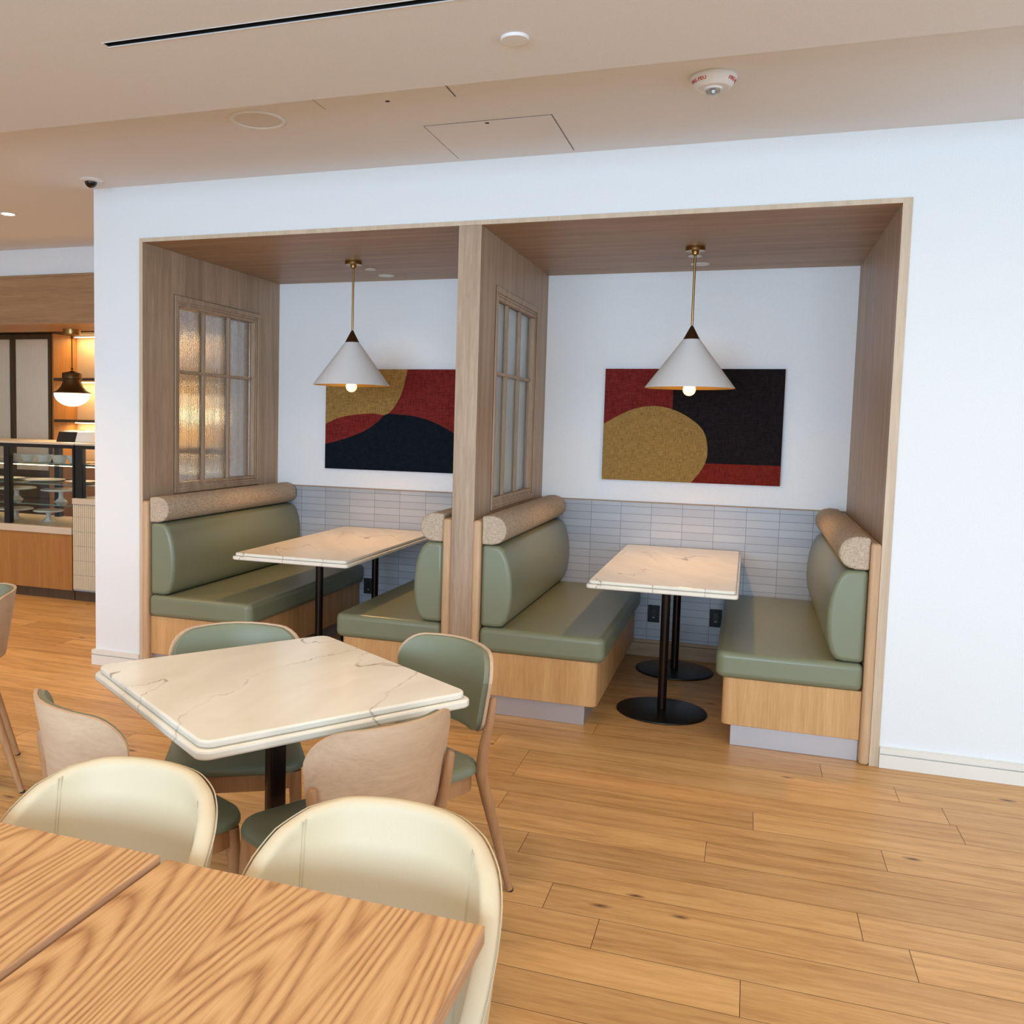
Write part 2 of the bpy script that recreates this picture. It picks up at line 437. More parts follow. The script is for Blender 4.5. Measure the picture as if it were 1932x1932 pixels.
b = MB(); holed(b, XD1, XD2, -.004, AD, 0, AH-T-.0005)
struct(b.build('wall_divider', M['veneer_v'], smooth=False), 'oak veneer dividing panel between the two booths', 'wall')
b = MB(); b.box(0.0005, AW-.0005, -.004, AD, AH-T, AH-.0005)
struct(b.build('ceiling_booth', M['veneer_h'], smooth=False), 'oak veneer soffit of the alcove', 'ceiling')
# pale solid edge strips around the opening
b = MB(); b.box(.001, T, -.007, -.0045, 0, AH-T)
struct(b.build('trim_1', M['strip'], smooth=False), 'pale oak edge strip on the left of the opening', 'trim')
b = MB(); b.box(AW-TR, AW-.001, -.007, -.0045, 0, AH-T)
struct(b.build('trim_2', M['strip'], smooth=False), 'pale oak edge strip on the right of the opening', 'trim')
b = MB(); b.box(.001, AW-.001, -.007, -.0045, AH-T, AH-.001)
struct(b.build('trim_3', M['strip'], smooth=False), 'pale oak edge strip across the top of the opening', 'trim')
for i, (x0, x1) in enumerate(((T, XD1), (XD2, AW-TR))):
    b = MB(); b.box(x0+.001, x1-.001, AD-.012, AD-.0005, .112, 1.028)
    struct(b.build('wall_tile_%s' % ('left', 'right')[i], M['tile'], smooth=False), 'grey stacked tile band in the %s booth' % ('left', 'right')[i], 'tiles')
    b = MB(); b.box(x0+.001, x1-.001, AD-.016, AD-.0005, 1.0285, 1.036)
    struct(b.build('trim_%d' % (4+i), M['veneer_h'], smooth=False), 'thin wood trim above the tiles of the %s booth' % ('left', 'right')[i], 'trim')
    b = MB(); b.box(x0+.001, x1-.001, AD-.022, AD-.0005, 0.0005, .088).box(x0+.001, x1-.001, AD-.018, AD-.0005, .091, .111)
    struct(b.build('baseboard_back_%s' % ('left', 'right')[i], M['veneer_h'], smooth=False), 'baseboard under the tiles of the %s booth' % ('left', 'right')[i], 'baseboard')
def baseb(name, x0, x1, y, label, ends=False):
    b = MB(); b.box(x0, x1, y-.018, y-.0005, .0005, .062).box(x0, x1, y-.006, y-.0005, .062, .068).box(x0, x1, y-.018, y-.0005, .068, .092)
    b.prism([(y-.0005, .092), (y-.018, .092), (y-.0005, .0975)], x0, x1, 'X')
    struct(b.build(name, M['base'], smooth=False), label, 'baseboard')
baseb('baseboard_right', AW+.0005, 9.0, 0, 'cream grooved baseboard on the right wall')
b = MB()
for (z0, z1, p) in ((.0005, .062, .018), (.062, .068, .006), (.068, .094, .018)):
    b.box(-EE-p, -.0005, -p, -.0005, z0, z1).box(-EE-p, -EE-.0005, -.0005, 3.3, z0, z1)
struct(b.build('baseboard_left', M['base'], smooth=False), 'cream grooved baseboard wrapping the left pier', 'baseboard')

# ------------------------------------------------------------------ interior windows in the side panels
def window(name, x0, x1, faces, label):
    """faces: which sides carry a projecting casing (-1 left, +1 right)"""
    t = empty(name, ((x0+x1)/2, (WY0+WY1)/2, WZ0), 0, label, 'window'); t['kind'] = 'structure'
    cx, cy = (x0+x1)/2, (WY0+WY1)/2
    hy = (WY1-WY0)/2; hz = WZ1-WZ0
    X0, X1 = x0-cx, x1-cx
    b = MB()
    def ring(xa, xb, o, i):      # rectangular ring; o,i = inset of outer / inner edge from the hole edge
        b.box(xa, xb, -hy+o, hy-o, o, i).box(xa, xb, -hy+o, hy-o, hz-i, hz-o).box(xa, xb, -hy+o, -hy+i, i, hz-i).box(xa, xb, hy-i, hy-o, i, hz-i)
    ring(X0, X1, .001, .016)                       # lining of the hole
    for f in faces:
        e = X1 if f > 0 else X0
        lo, hi = sorted((e, e+f*.010)); ring(lo, hi, -.012, .020)
        lo, hi = sorted((e, e-f*.018)); ring(lo, hi, .016, .034)
        lo, hi = sorted((e-f*.004, e-f*.036)); ring(lo, hi, .034, .052)
    b.build('window_frame', M['veneer_v'], t, bevel=.0025, seg=1)
    b = MB()
    for f in faces:
        e = X1 if f > 0 else X0
        lo, hi = sorted((e+f*.0003, e+f*.0022)); ring(lo, hi, -.0155, -.0125)
        lo, hi = sorted((e-f*.0185, e-f*.0195)); ring(lo, hi, .030, .034)
    b.build('shadow_gap', M['darkwood'], t, smooth=False)
    gx = X1-.045 if 1 in faces else 0
    m = MB(); iy0, iy1, iz0, iz1 = -hy+.052, hy-.052, .052, hz-.052
    zc = 1.815-WZ0; wy = (iy1-iy0)
    for k in (1, 2):
        yc = iy0+wy*k/3; m.box(gx+.004, gx+.022, yc-.010, yc+.010, iz0, iz1); m.box(gx-.014, gx-.0045, yc-.010, yc+.010, iz0, iz1)
    for k in range(3):
        a = iy0+wy*k/3+(.0105 if k else 0); c = iy0+wy*(k+1)/3-(.0105 if k < 2 else 0)
        m.box(gx+.004, gx+.021, a, c, zc-.009, zc+.009); m.box(gx-.013, gx-.0045, a, c, zc-.009, zc+.009)
    m.build('muntins', M['veneer_v'], t, smooth=False)
    g = MB(); n = 480; pitch = .0115; vs = []; fs = []
    for k in range(n+1):
        y = iy0+wy*k/n; d = .0016*math.cos(2*PI*(y-iy0)/pitch)
        vs += [(gx+.0022+d*.9, y, iz0), (gx+.0022+d*.9, y, iz1), (gx-.003, y, iz0), (gx-.003, y, iz1)]
    for k in range(n):
        a = 4*k; fs += [(a, a+4, a+5, a+1), (a+2, a+3, a+7, a+6), (a, a+2, a+6, a+4), (a+1, a+5, a+7, a+3)]
    fs += [(0, 1, 3, 2), (4*n, 4*n+2, 4*n+3, 4*n+1)]
    g.add(vs, fs); g.build('pane', M['reed'] if len(faces) == 1 else M['frost'], t, ang=80)
    return t
window('window_1', -EE, T, (1,), 'six pane reeded glass window in the left booth panel')
window('window_2', XD1, XD2, (1, -1), 'six pane frosted window in the dividing panel')

# ------------------------------------------------------------------ benches
def bench(xw, s, w, wb, wk, label, dirn):
    """xw wall side of the bench, s=+1 seat faces +x; the origin stands at the wall corner of its front"""
    t = empty('booth_bench', (xw, 0, 0), 0, label, 'bench', 'upholstered booth benches')
    X = lambda a: s*a
    Y1 = AD-.024
    def poly(x1, y0, r):
        p = rrect(.0455, x1, y0, Y1, (0, 0, 0, r), 8)
        return [(X(a), c) for a, c in p]
    b = MB(); b.prism(poly(w, -.012, .045), .338, .466)
    b.build('seat_cushion', M['leather'], t, bevel=.028, seg=5)
    b = MB(); b.prism(poly(wb, .010, .035), .106, .337)
    b.build('base', M['golden'], t, bevel=.002, seg=1)
    b = MB(); b.box(*sorted((X(.0455), X(wk))), .035, Y1-.05, .0005, .1055)
    o = b.build('kickplate', M['steel'], t, bevel=.001, seg=1); o['label'] = 'brushed metal kickplate'
    prof = [(0, .468), (.085, .468), (.118, .475), (.142, .505), (.158, .56), (.166, .63), (.165, .70), (.156, .77), (.140, .83), (.118, .875), (.09, .897), (0, .900)]
    b = MB(); b.prism([(X(.0455+a*1.0), z) for a, z in prof], .002, Y1, 'Y')
    b.build('back_cushion', M['leather'], t, bevel=.022, seg=4)
    pr = [(0, .9025), (.055, .9025)]
    for k in range(1, 10):
        a = R(-80+160*k/10); pr.append((.055+.076*math.cos(a), .9785+.0755*math.sin(a)))
    pr += [(.055, 1.0545), (.0, 1.050)]
    b = MB(); b.prism([(X(.0455+a), z) for a, z in pr], -.004, Y1-.004, 'Y')
    b.build('bolster', M['tweed'], t, bevel=.010, seg=3)
    b = MB(); b.box(*sorted((X(.0008), X(.0445))), -.020, AD-.0255, .0008, 1.028)
    b.build('end_panel', M['endpanel'], t, bevel=.015, seg=4)
    return t
bench(T, 1, .735, .70, .65, 'sage green booth bench under the left reeded window', 1)
bench(XD1, -1, .664, .63, .58, 'sage green booth bench on the left side of the divider', -1)
bench(XD2, 1, .698, .664, .603, 'sage green booth bench on the right side of the divider', 1)
bench(AW-TR, -1, .690, .654, .610, 'sage green booth bench at the far right wall with bright kickplate', -1)

# ------------------------------------------------------------------ tables
def top(name_parent, hx, hy, z, th, r):
    o = th*.44
    b = MB(); b.prism(rrect(-hx, hx, -hy, hy, r, 6), z-th, z-o-.0006)
    b.build('lower_edge', M['marble'], name_parent, bevel=.007, seg=3)
    b = MB(); b.prism(rrect(-hx+.012, hx-.012, -hy+.012, hy-.012, r, 6), z-o, z)
    b.build('tabletop', M['marble'], name_parent, bevel=.006, seg=3)
def booth_table(x, y, label):
    t = empty('booth_table', (x, y, 0), 0, label, 'table', 'stone tables in the booths')
    top(t, .366, .797, .752, .040, .022)
    for yy in (.443-y, 1.342-y):
        c = MB(); c.lathe([(0, .0005), (.236, .0005), (.238, .004), (.236, .009), (.225, .012), (.03, .017), (0, .018)], (0, yy, 0), 48)
        d = c.build('base_disc', M['black'], t)
        c = MB(); c.lathe([(0, .0185), (.0235, .0185), (.0235, .699), (0, .699)], (0, yy, 0), 28); c.build('column', M['bronze'], t)
        c = MB(); c.box(-.11, .11, yy-.11, yy+.11, .7, .711); c.build('mounting_plate', M['black'], t, smooth=False)
    return t
booth_table(.976, .822, 'cream stone table between the benches of the left booth')
booth_table(3.026, .822, 'cream stone table between the benches of the right booth')

WT = empty('square_table', (2.126, -2.246, 0), -.608, 'square cream table with grey veins set cornerwise among green chairs', 'table')
top(WT, .418, .412, .772, .044, .035)
c = MB(); c.lathe([(0, .0005), (.24, .0005), (.242, .005), (.23, .012), (.035, .018), (0, .019)], (0, 0, 0), 40); c.build('base_disc', M['black'], WT)
c = MB(); c.prism(rrect(-.025, .025, -.025, .025, .008, 3), .0195, .713); c.build('column', M['bronze'], WT)
c = MB(); c.box(-.14, .14, -.14, .14, .7135, .727); c.build('mounting_plate', M['black'], WT, smooth=False)

def oak_table(x0, x1, y0, y1, z, label):
    t = empty('oak_table', ((x0+x1)/2, (y0+y1)/2, 0), 0, label, 'table', 'oak tables pushed together')
    hx, hy = (x1-x0)/2, (y1-y0)/2; th = .032
    b = MB(); b.box(-hx, hx, -hy, hy, z-th, z)
    o = b.build('tabletop', [M['oak'], M['oakedge']], t, smooth=False)
    for p in o.data.polygons:
        if abs(p.normal.z) < .5: p.material_index = 1
    m = o.modifiers.new('edge', 'BEVEL'); m.width = .003; m.segments = 2; m.limit_method = 'ANGLE'
    c = MB(); c.lathe([(0, .0005), (.24, .0005), (.242, .005), (.23, .012), (.035, .018), (0, .019)], (0, 0, 0), 40); c.build('base_disc', M['black'], t)
    c = MB(); c.lathe([(0, .0195), (.03, .0195), (.03, z-th-.014), (0, z-th-.014)], (0, 0, 0), 28); c.build('column', M['black'], t)
    c = MB(); c.box(-.15, .15, -.15, .15, z-th-.0135, z-th-.0005); c.build('mounting_plate', M['black'], t, smooth=False)
    return t
oak_table(2.466, 3.053, -4.02, -3.285, .750, 'oak grain table whose corner is nearest, right of the raised seam')
oak_table(1.865, 2.462, -4.02, -3.295, .760, 'oak grain table at the lower left, its edge standing slightly higher')

# ------------------------------------------------------------------ green chairs
def shell_outline(k=1.0):
    """rounded trapezoid outline of the back shell as (x,z) about z=.675"""
    cs = [(.243, .790, .075), (-.243, .790, .075), (-.205, .540, .065), (.205, .540, .065)]
    pts = []; n = len(cs)
    for i in range(n):
        P = Vector(cs[i][:2]); A = Vector(cs[i-1][:2]); B = Vector(cs[(i+1) % n][:2]); r = cs[i][2]
        da = (A-P).normalized(); db = (B-P).normalized(); half = da.angle(db)/2; d = r/math.tan(half)
        ce = P+(da+db).normalized()*(r/math.sin(half)); s0 = P+da*d-ce; s1 = P+db*d-ce
        a0 = math.atan2(s0.y, s0.x); a1 = math.atan2(s1.y, s1.x)
        while a1-a0 > PI: a1 -= 2*PI
        while a1-a0 < -PI: a1 += 2*PI
        for q in range(8):
            a = a0+(a1-a0)*q/7; pts.append(Vector((ce.x+r*math.cos(a), ce.y+r*math.sin(a))))
        nx = cs[(i+1) % n]; N = Vector(nx[:2]); e1 = P+db*d; e2 = N-(N-P).normalized()*(nx[2]/math.tan(half) if False else d)
        for q in range(1, 6): pts.append(e1.lerp(e2, q/6))
    out = []
    for p in pts:
        z = p.y + (.014*(1-(p.x/.243)**2) if p.y > .66 else -.006*(1-(p.x/.243)**2))
        out.append((p.x*k, .670+(z-.670)*k))
    return out
def shell_y(x, z): return .244-.106*(x/.243)**2*(1.0)+(z-.66)*.16
def shell_layer(b, k, y_out, y_in, dome=0, rim=0):
    ol = shell_outline(k); n = len(ol); rings = [.12, .35, .65, .85, .95, 1.0]
    for side, yo in ((0, y_out), (1, y_in)):
        vs = []; fs = []
        for ri, r in enumerate(rings):
            for (x, z) in ol:
                X, Z = x*r, .670+(z-.670)*r
                e = dome*(1-r**5) if side else 0
                nx = 2*.106*X/.243**2; ln = math.hypot(1, nx)
                off = yo+ (-e)
                vs.append((X+off*nx/ln*1.0, shell_y(X, Z)+off/ln, Z))
        for ri in range(len(rings)-1):
            for i in range(n):
                j = (i+1) % n
                if ri == 0:
                    fs.append((i, (ri+1)*n+i, (ri+1)*n+j, j)) if False else fs.append((ri*n+i, (ri+1)*n+i, (ri+1)*n+j, ri*n+j))
                else: fs.append((ri*n+i, (ri+1)*n+i, (ri+1)*n+j, ri*n+j))
        fs.append(tuple(range(n)))
        base = len(b.v); b.add(vs, fs)
        if side == 0: o0 = base+(len(rings)-1)*n
        else: o1 = base+(len(rings)-1)*n
    b.f += [(o0+i, o0+(i+1) % n, o1+(i+1) % n, o1+i) for i in range(n)]; b.m += [0]*n
def merge(o, d=1e-5):
    bm = bmesh.new(); bm.from_mesh(o.data); bmesh.ops.remove_doubles(bm, verts=bm.verts, dist=d); bmesh.ops.recalc_face_normals(bm, faces=bm.faces); bm.to_mesh(o.data); bm.free()
def green_chair(x, y, a, label):
    t = empty('green_chair', (x, y, 0), R(a), label, 'chair', 'green leather and beech chairs')
    b = MB(); shell_layer(b, 1.0, .000, -.010); o = b.build('back_shell', M['tan'], t, ang=50); merge(o); o.data.shade_smooth(); o.data.set_sharp_from_angle(angle=R(50))
    b = MB(); shell_layer(b, .972, -.0105, -.027, dome=.010); o = b.build('back_pad', M['leather2'], t, ang=80); merge(o); o.data.shade_smooth()
    m = o.modifiers.new('edge', 'BEVEL'); m.width = .006; m.segments = 3; m.limit_method = 'ANGLE'; m.angle_limit = R(50)
    # seat pad
    def seat_out(k, dy=0):
        p = rrect(-.230, .230, -.222, .175, (.09, .09, .10, .10), 8)
        return [((px*(1-.10*(py+.235)/.41))*k, -.03+(py+.03)*k) for px, py in p]
    b = MB(); n = len(seat_out(1)); prof = [(.95, .418), (1.0, .424), (1.0, .436), (.975, .448), (.9, .455), (.7, .459), (.3, .461), (0, .461)]
    vs = []; fs = []
    for k, z in prof: vs += [(px, py, z) for px, py in seat_out(k)]
    for q in range(len(prof)-1): fs += [(q*n+i, q*n+(i+1) % n, (q+1)*n+(i+1) % n, (q+1)*n+i) for i in range(n)]
    fs.append(tuple(range(n-1, -1, -1))); b.add(vs, fs); o = b.build('seat', M['leather2'], t, ang=60); merge(o); o.data.shade_smooth()
    b = MB(); oo = seat_out(.93); ii = seat_out(.86); vs = [(p[0], p[1], z) for z in (.365, .4175) for p in oo]+[(p[0], p[1], z) for z in (.365, .4175) for p in ii]; fs = []
    for i in range(n):
        j = (i+1) % n; fs += [(i, j, n+j, n+i), (2*n+i, 3*n+i, 3*n+j, 2*n+j), (i, 2*n+i, 2*n+j, j), (n+i, n+j, 3*n+j, 3*n+i)]
    b.add(vs, fs); b.build('apron', M['leg'], t)
    for s in (1, -1):
        b = MB(); b.tube([(s*.218, .180, .664), (s*.217, .179, .655), (s*.212, .170, .58), (s*.204, .156, .50), (s*.200, .150, .42), (s*.205, .175, .33), (s*.230, .268, .006)], [.008, .0125, .0145, .017, .0205, .019, .012], 14)
        l = b.build('rear_leg', M['leg'], t)
        b = MB(); b.tube([(s*.2304, .2698, .006), (s*.231, .272, .0005)], .0115, 12); b.build('foot_glide', M['blackm'], l)
        b = MB(); b.tube([(s*.188, -.172, .415), (s*.190, -.176, .36), (s*.200, -.212, .006)], [.021, .0205, .012], 14)
        l = b.build('front_leg', M['leg'], t)
        b = MB(); b.tube([(s*.2002, -.2125, .006), (s*.2004, -.2135, .0005)], .0115, 12); b.build('foot_glide', M['blackm'], l)
    return t
green_chair(2.400, -1.878, -28.7, 'green chair with light wood frame at the right far side of the square table')
green_chair(2.432, -2.434, -121.1, 'green chair seen from behind, beech back against the near right side of the square table')
green_chair(1.838, -1.988, 30.0, 'green chair mostly hidden beyond the far left side of the square table')
green_chair(1.874, -2.556, 154.9, 'green chair seen from behind at the left of the square table')
green_chair(.345, -1.755, -45, 'green chair cut off by the left picture edge')

# ------------------------------------------------------------------ cream tub chairs
def cream_chair(x, y, a, label):
    t = empty('tub_chair', (x, y, 0), R(a), label, 'chair', 'cream tub chairs at the oak tables')
    NA, NH = 56, 14; PH = 112
    def rimz(p):
        q = abs(p)/PH
        pts = [(0, .824), (.2, .820), (.36, .806), (.5, .780), (.62, .740), (.74, .68), (.86, .60), (1.0, .505)]
        for (a0, z0), (a1, z1) in zip(pts, pts[1:]):
            if q <= a1:
                return z0+(z1-z0)*(q-a0)/(a1-a0)
        return pts[-1][1]
    def srf(p, s):
        zt = rimz(p); z0 = .40; z = z0+(zt-z0)*s
        a_ = R(p); sn, cs = math.sin(a_), math.cos(a_)
        ex = .82
        X = .249*math.copysign(abs(sn)**ex, sn); Y = .235*math.copysign(abs(cs)**.9, cs)
        f = .86+.14*min(1, (z-.40)/.36)**.8
        lean = max(0, z-.55)*.16*max(0, cs)
        return (X*f, Y*f+lean, z)
    b = MB(); vs = []; fs = []
    for i in range(NA+1):
        p = -PH+2*PH*i/NA
        for k in range(NH+1): vs.append(srf(p, k/NH))
    for i in range(NA):
        for k in range(NH):
            q = i*(NH+1)+k; fs.append((q, q+NH+1, q+NH+2, q+1))
    b.add(vs, fs); o = b.build('back_shell', M['cream'], t); o.data.shade_smooth()
    # make the wall thickness go towards the inside
    c = o.data.polygons[NH*(NA//2)+3]
    flip = c.normal.y < 0
    m = o.modifiers.new('thick', 'SOLIDIFY'); m.thickness = .036; m.offset = 1 if flip else -1; m.use_even_offset = True
    m = o.modifiers.new('round', 'SUBSURF'); m.levels = 1; m.render_levels = 2
    # stitched seams inside the back
    for p0 in (-46, 46):
        for d in (-.9, .9):
            b = MB(); pts = []
            for k in range(4, 27):
                s = k/26*1.0; X, Y, Z = srf(p0+d, s*.985)
                A = Vector(srf(p0+d+2, s*.985))-Vector(srf(p0+d-2, s*.985)); B = Vector(srf(p0+d, min(1, s*.985+.03)))-Vector(srf(p0+d, s*.985-.03))
                n = A.cross(B).normalized(); n = n if n.dot(Vector((-X, -Y, 0))) > 0 else -n
                pts.append(Vector((X, Y, Z))+n*.0362)
            b.tube(pts, .0011, 6); b.build('seam', M['stitch'], t)
    b = MB(); pts = []
    for i in range(NA+1):
        p = -PH+2*PH*i/NA; X, Y, Z = srf(p, .985); pts.append((X*1.003, Y*1.003, Z))
    b.tube(pts, .0014, 6); b.build('piping', M['stitch'], t)
    # seat
    b = MB(); out = []
    for k in range(48):
        a_ = 2*PI*k/48; sn, cs = math.sin(a_), math.cos(a_)
        out.append((.226*math.copysign(abs(sn)**.72, sn), -.035+.215*math.copysign(abs(cs)**.72, cs)))
    prof = [(.9, .40), (.985, .405), (1.0, .43), (1.0, .455), (.975, .472), (.9, .484), (.6, .490), (0, .492)]; vs = []; fs = []; n = 48
    for k, z in prof: vs += [(px*k, -.035+(py+.035)*k, z) for px, py in out]
    for q in range(len(prof)-1): fs += [(q*n+i, q*n+(i+1) % n, (q+1)*n+(i+1) % n, (q+1)*n+i) for i in range(n)]
    fs.append(tuple(range(n))); b.add(vs, fs); o = b.build('seat', M['cream'], t); merge(o); o.data.shade_smooth()
    b = MB(); b.box(-.17, .17, -.19, .14, .372, .398); b.build('seat_frame', M['leg'], t, bevel=.006)
    for sx in (1, -1):
        for (y0, y1) in ((-.16, -.21), (.12, .20)):
            b = MB(); b.tube([(sx*.15, y0, .371), (sx*.20, y1, .0005)], [.019, .011], 14); b.build('leg', M['leg'], t)
    return t
cream_chair(2.826, -3.312, 0, 'cream tub chair behind the nearer oak table at the right')
cream_chair(2.276, -3.318, 0, 'cream tub chair behind the left oak table')

# ------------------------------------------------------------------ pendants over the booths
def cone_pendant(x, y, label):
    zt = AH-T
    t = empty('cone_pendant', (x, y, zt), 0, label, 'pendant lamp', 'white cone pendants')
    L = lambda z: z-zt
    b = MB(); b.lathe([(0, -.0005), (.053, -.0005), (.054, -.004), (.054, -.020), (.052, -.022), (.022, -.022), (.020, -.026), (.018, -.040), (.010, -.046), (0, -.046)], n=40); b.build('canopy', M['brass'], t)
    b = MB(); b.lathe([(0, -.047), (.0068, -.047), (.0068, L(2.108)), (0, L(2.108))], n=16); b.build('rod', M['brass'], t)
    b = MB(); b.lathe([(.004, L(2.107)), (.009, L(2.100)), (.0455, L(2.031)), (.0445, L(2.030)), (.006, L(2.098))], n=40, closed=True); b.build('cap', M['brassdark'], t)
    b = MB(); b.lathe([(.046, L(2.0295)), (.247, L(1.757)), (.2455, L(1.7555)), (.044, L(2.0285))], n=64, closed=True); b.build('shade', M['linen'], t)
    b = MB(); b.lathe([(.0435, L(2.028)), (.2445, L(1.7555)), (.2435, L(1.756)), (.0425, L(2.0275))], n=64, closed=True); o = b.build('shade_lining', M['gold'], t); o['label'] = 'gold lining inside the shade'
    b = MB(); b.lathe([(0, L(1.86)), (.016, L(1.86)), (.018, L(1.79)), (0, L(1.79))], n=20); b.build('socket', M['brass'], t)
    b = MB(); pr = [(.036*math.sin(R(a)), L(1.748)+.036*math.cos(R(a))) for a in range(0, 181, 12)]
    b.lathe(pr, n=28); b.build('bulb', M['bulb'], t)
    light('pendant_lamp', 'POINT', (x+.0, y-.09, 1.83), 1.6, (1, .72, .40), size=.02)
    light('pendant_spot', 'SPOT', (x, y, 1.702), 36, (1, .56, .22), size=.035, target=(x, y, 0), spot=112, blend=.5)
    return t
cone_pendant(.980, .868, 'white cone pendant lamp with brass rod in the left booth')
cone_pendant(3.072, .848, 'white cone pendant lamp with brass rod in the right booth')

# discs and downlights in the booth soffit
def disc(name, x, y, z, r, h, mat, label, cat, group=None):
    o = empty(name, (x, y, z), 0, label, cat, group)
    b = MB(); b.lathe([(0, -.0005), (r, -.0005), (r, -h*.6), (r*.94, -h), (0, -h)], n=40); b.build('cover', mat, o)
    return o
disc('sprinkler_cover', .975, 1.163, AH-T, .040, .006, M['white'], 'small round white sprinkler cover in the left booth soffit', 'sprinkler cover', 'round sprinkler covers')
disc('sprinkler_cover', 3.055, 1.117, AH-T, .040, .006, M['white'], 'small round white sprinkler cover in the right booth soffit', 'sprinkler cover', 'round sprinkler covers')
disc('sprinkler_cover', 2.640, -1.655, HN, .046, .010, M['white'], 'round white sprinkler cover alone on the lower ceiling', 'sprinkler cover', 'round sprinkler covers')
def downlight(x, y, z, r, label, glow):
    t = empty('recessed_downlight', (x, y, z), 0, label, 'downlight', 'recessed downlights')
    b = MB(); b.lathe([(r*.72, -.0005), (r, -.0005), (r, -.003), (r*.95, -.005), (r*.76, -.003), (r*.72, -.001)], n=40, closed=True); b.build('trim_ring', M['white'], t)
    b = MB(); b.lathe([(0, -.0006), (r*.70, -.0006), (r*.70, -.0018), (0, -.0018)], n=32); b.build('lens', glow, t)
downlight(.977, 1.437, AH-T, .056, 'small recessed downlight near the back of the left booth soffit', M['white'])
downlight(3.07, 1.400, AH-T, .056, 'small recessed downlight near the back of the right booth soffit', M['white'])
downlight(-1.36, .420, HC, .058, 'glowing recessed downlight in the ceiling left of the pier', M['lampglow'])

# ceiling speaker, dome camera, smoke detector, access panels
t = empty('ceiling_speaker', (1.268, -.872, HC), 0, 'large round ceiling speaker in the upper ceiling', 'speaker')
b = MB(); b.lathe([(.104, -.0005), (.124, -.0005), (.124, -.004), (.118, -.008), (.106, -.006), (.104, -.003)], n=56, closed=True); b.build('bezel', M['ceil'], t)
b = MB(); b.lathe([(0, -.001), (.1035, -.001), (.1035, -.003), (.06, -.0045), (0, -.005)], n=48); b.build('grille', M['grille'], t)

t = empty('dome_camera', (-.190, -.190, HC), 0, 'small black dome security camera on the ceiling by the pier corner', 'security camera')
b = MB(); b.lathe([(0, -.0005), (.066, -.0005), (.066, -.004), (.050, -.012), (.034, -.014), (0, -.014)], n=40); b.build('mount_plate', M['white'], t)
b = MB(); b.lathe([(.034*math.cos(R(a)), -.0142-.032*math.sin(R(a))) for a in range(0, 91, 9)], n=32); b.lathe([(0, -.0142), (.034, -.0142)], n=32); b.build('dome', plain('glossy_black', rgb(8, 8, 8), .08), t)

SD = Vector((3.214, -.850, HC))
t = empty('smoke_detector', SD, 0, 'white smoke detector with red lettering and clear lens', 'smoke detector')
b = MB(); b.lathe([(0, -.0005), (.084, -.0005), (.086, -.004), (.085, -.014), (.066, -.042), (.060, -.045), (.052, -.0445), (.0515, -.043), (.034, -.0435), (.032, -.050), (0, -.050)], n=56); b.build('body', M['white'], t)
b = MB(); b.lathe([(.027*math.cos(R(a)), -.0505-.026*math.sin(R(a))) for a in range(0, 91, 9)], n=32); b.lathe([(0, -.0505), (.027, -.0505)], n=32); b.build('lens', M['clear'], t)
b = MB(); b.lathe([(0, -.052), (.010, -.052), (.007, -.062), (0, -.066)], n=16); b.build('sensor', M['steel'], t)
def detector_text(s, ang, name='lettering'):
    cu = bpy.data.curves.new('txt', 'FONT'); cu.body = s; cu.size = .020; cu.align_x = 'CENTER'; cu.align_y = 'CENTER'; cu.resolution_u = 2; cu.offset = .0004
    ob = bpy.data.objects.new('txt', cu); COL.objects.link(ob); dg = bpy.context.evaluated_depsgraph_get(); dg.update()
    me = bpy.data.meshes.new_from_object(ob.evaluated_get(dg)); vs = []
    for v in me.vertices:
        # letters stand on the sloping skirt, readable from below with their tops towards the ceiling
        f = (v.co.y+.012)/.024; z = -.034+f*.018
        r = .0716+(z+.034)*(.019/.028)+.0005
        a = ang+v.co.x*1.05/.078
        vs.append((r*math.cos(a), r*math.sin(a), z))
    fs = [tuple(p.vertices) for p in me.polygons]
    q = bpy.data.meshes.new(name); q.from_pydata(vs, [], fs); q.materials.append(M['red']); o = bpy.data.objects.new(name, q); COL.objects.link(o); o.parent = t
    m = o.modifiers.new('thick', 'SOLIDIFY'); m.thickness = .0003; m.offset = 1
    bpy.data.objects.remove(ob); bpy.data.meshes.remove(me); bpy.data.curves.remove(cu)
detector_text('FIRE-FEU', R(-136)); detector_text('FIRE-FEU', R(-14))

def access_panel(x0, x1, y0, y1, kx, ky, label):
    cx, cy = (x0+x1)/2, (y0+y1)/2
    t = empty('access_panel', (cx, cy, HC), 0, label, 'access panel', 'flush ceiling access panels')
    hx, hy = (x1-x0)/2, (y1-y0)/2
    b = MB(); b.box(-hx, -hx+.005, -hy, hy, -.0018, -.0005).box(hx-.005, hx, -hy, hy, -.0018, -.0005).box(-hx+.004, hx-.004, -hy, -hy+.0015, -.0018, -.0005).box(-hx+.004, hx-.004, hy-.0015, hy, -.0018, -.0005)
    b.build('gap', M['darkwood'], t, smooth=False)
    b = MB(); b.box(-hx+.0042, hx-.0042, -hy+.0018, hy-.0018, -.0025, -.0005); b.build('cover', M['ceil'], t, smooth=False)
    b = MB(); b.lathe([(0, -.0026), (.010, -.0026), (.010, -.0036), (0, -.0036)], (kx-cx, ky-cy, 0), 20); b.build('key_hole', M['blackm'], t)
access_panel(1.622, 2.210, -1.305, -.915, 1.920, -.943, 'flush access panel partly hidden by the ceiling step')
access_panel(1.955, 2.541, -.590, -.052, 2.244, -.561, 'flush square access panel close to the booth wall')

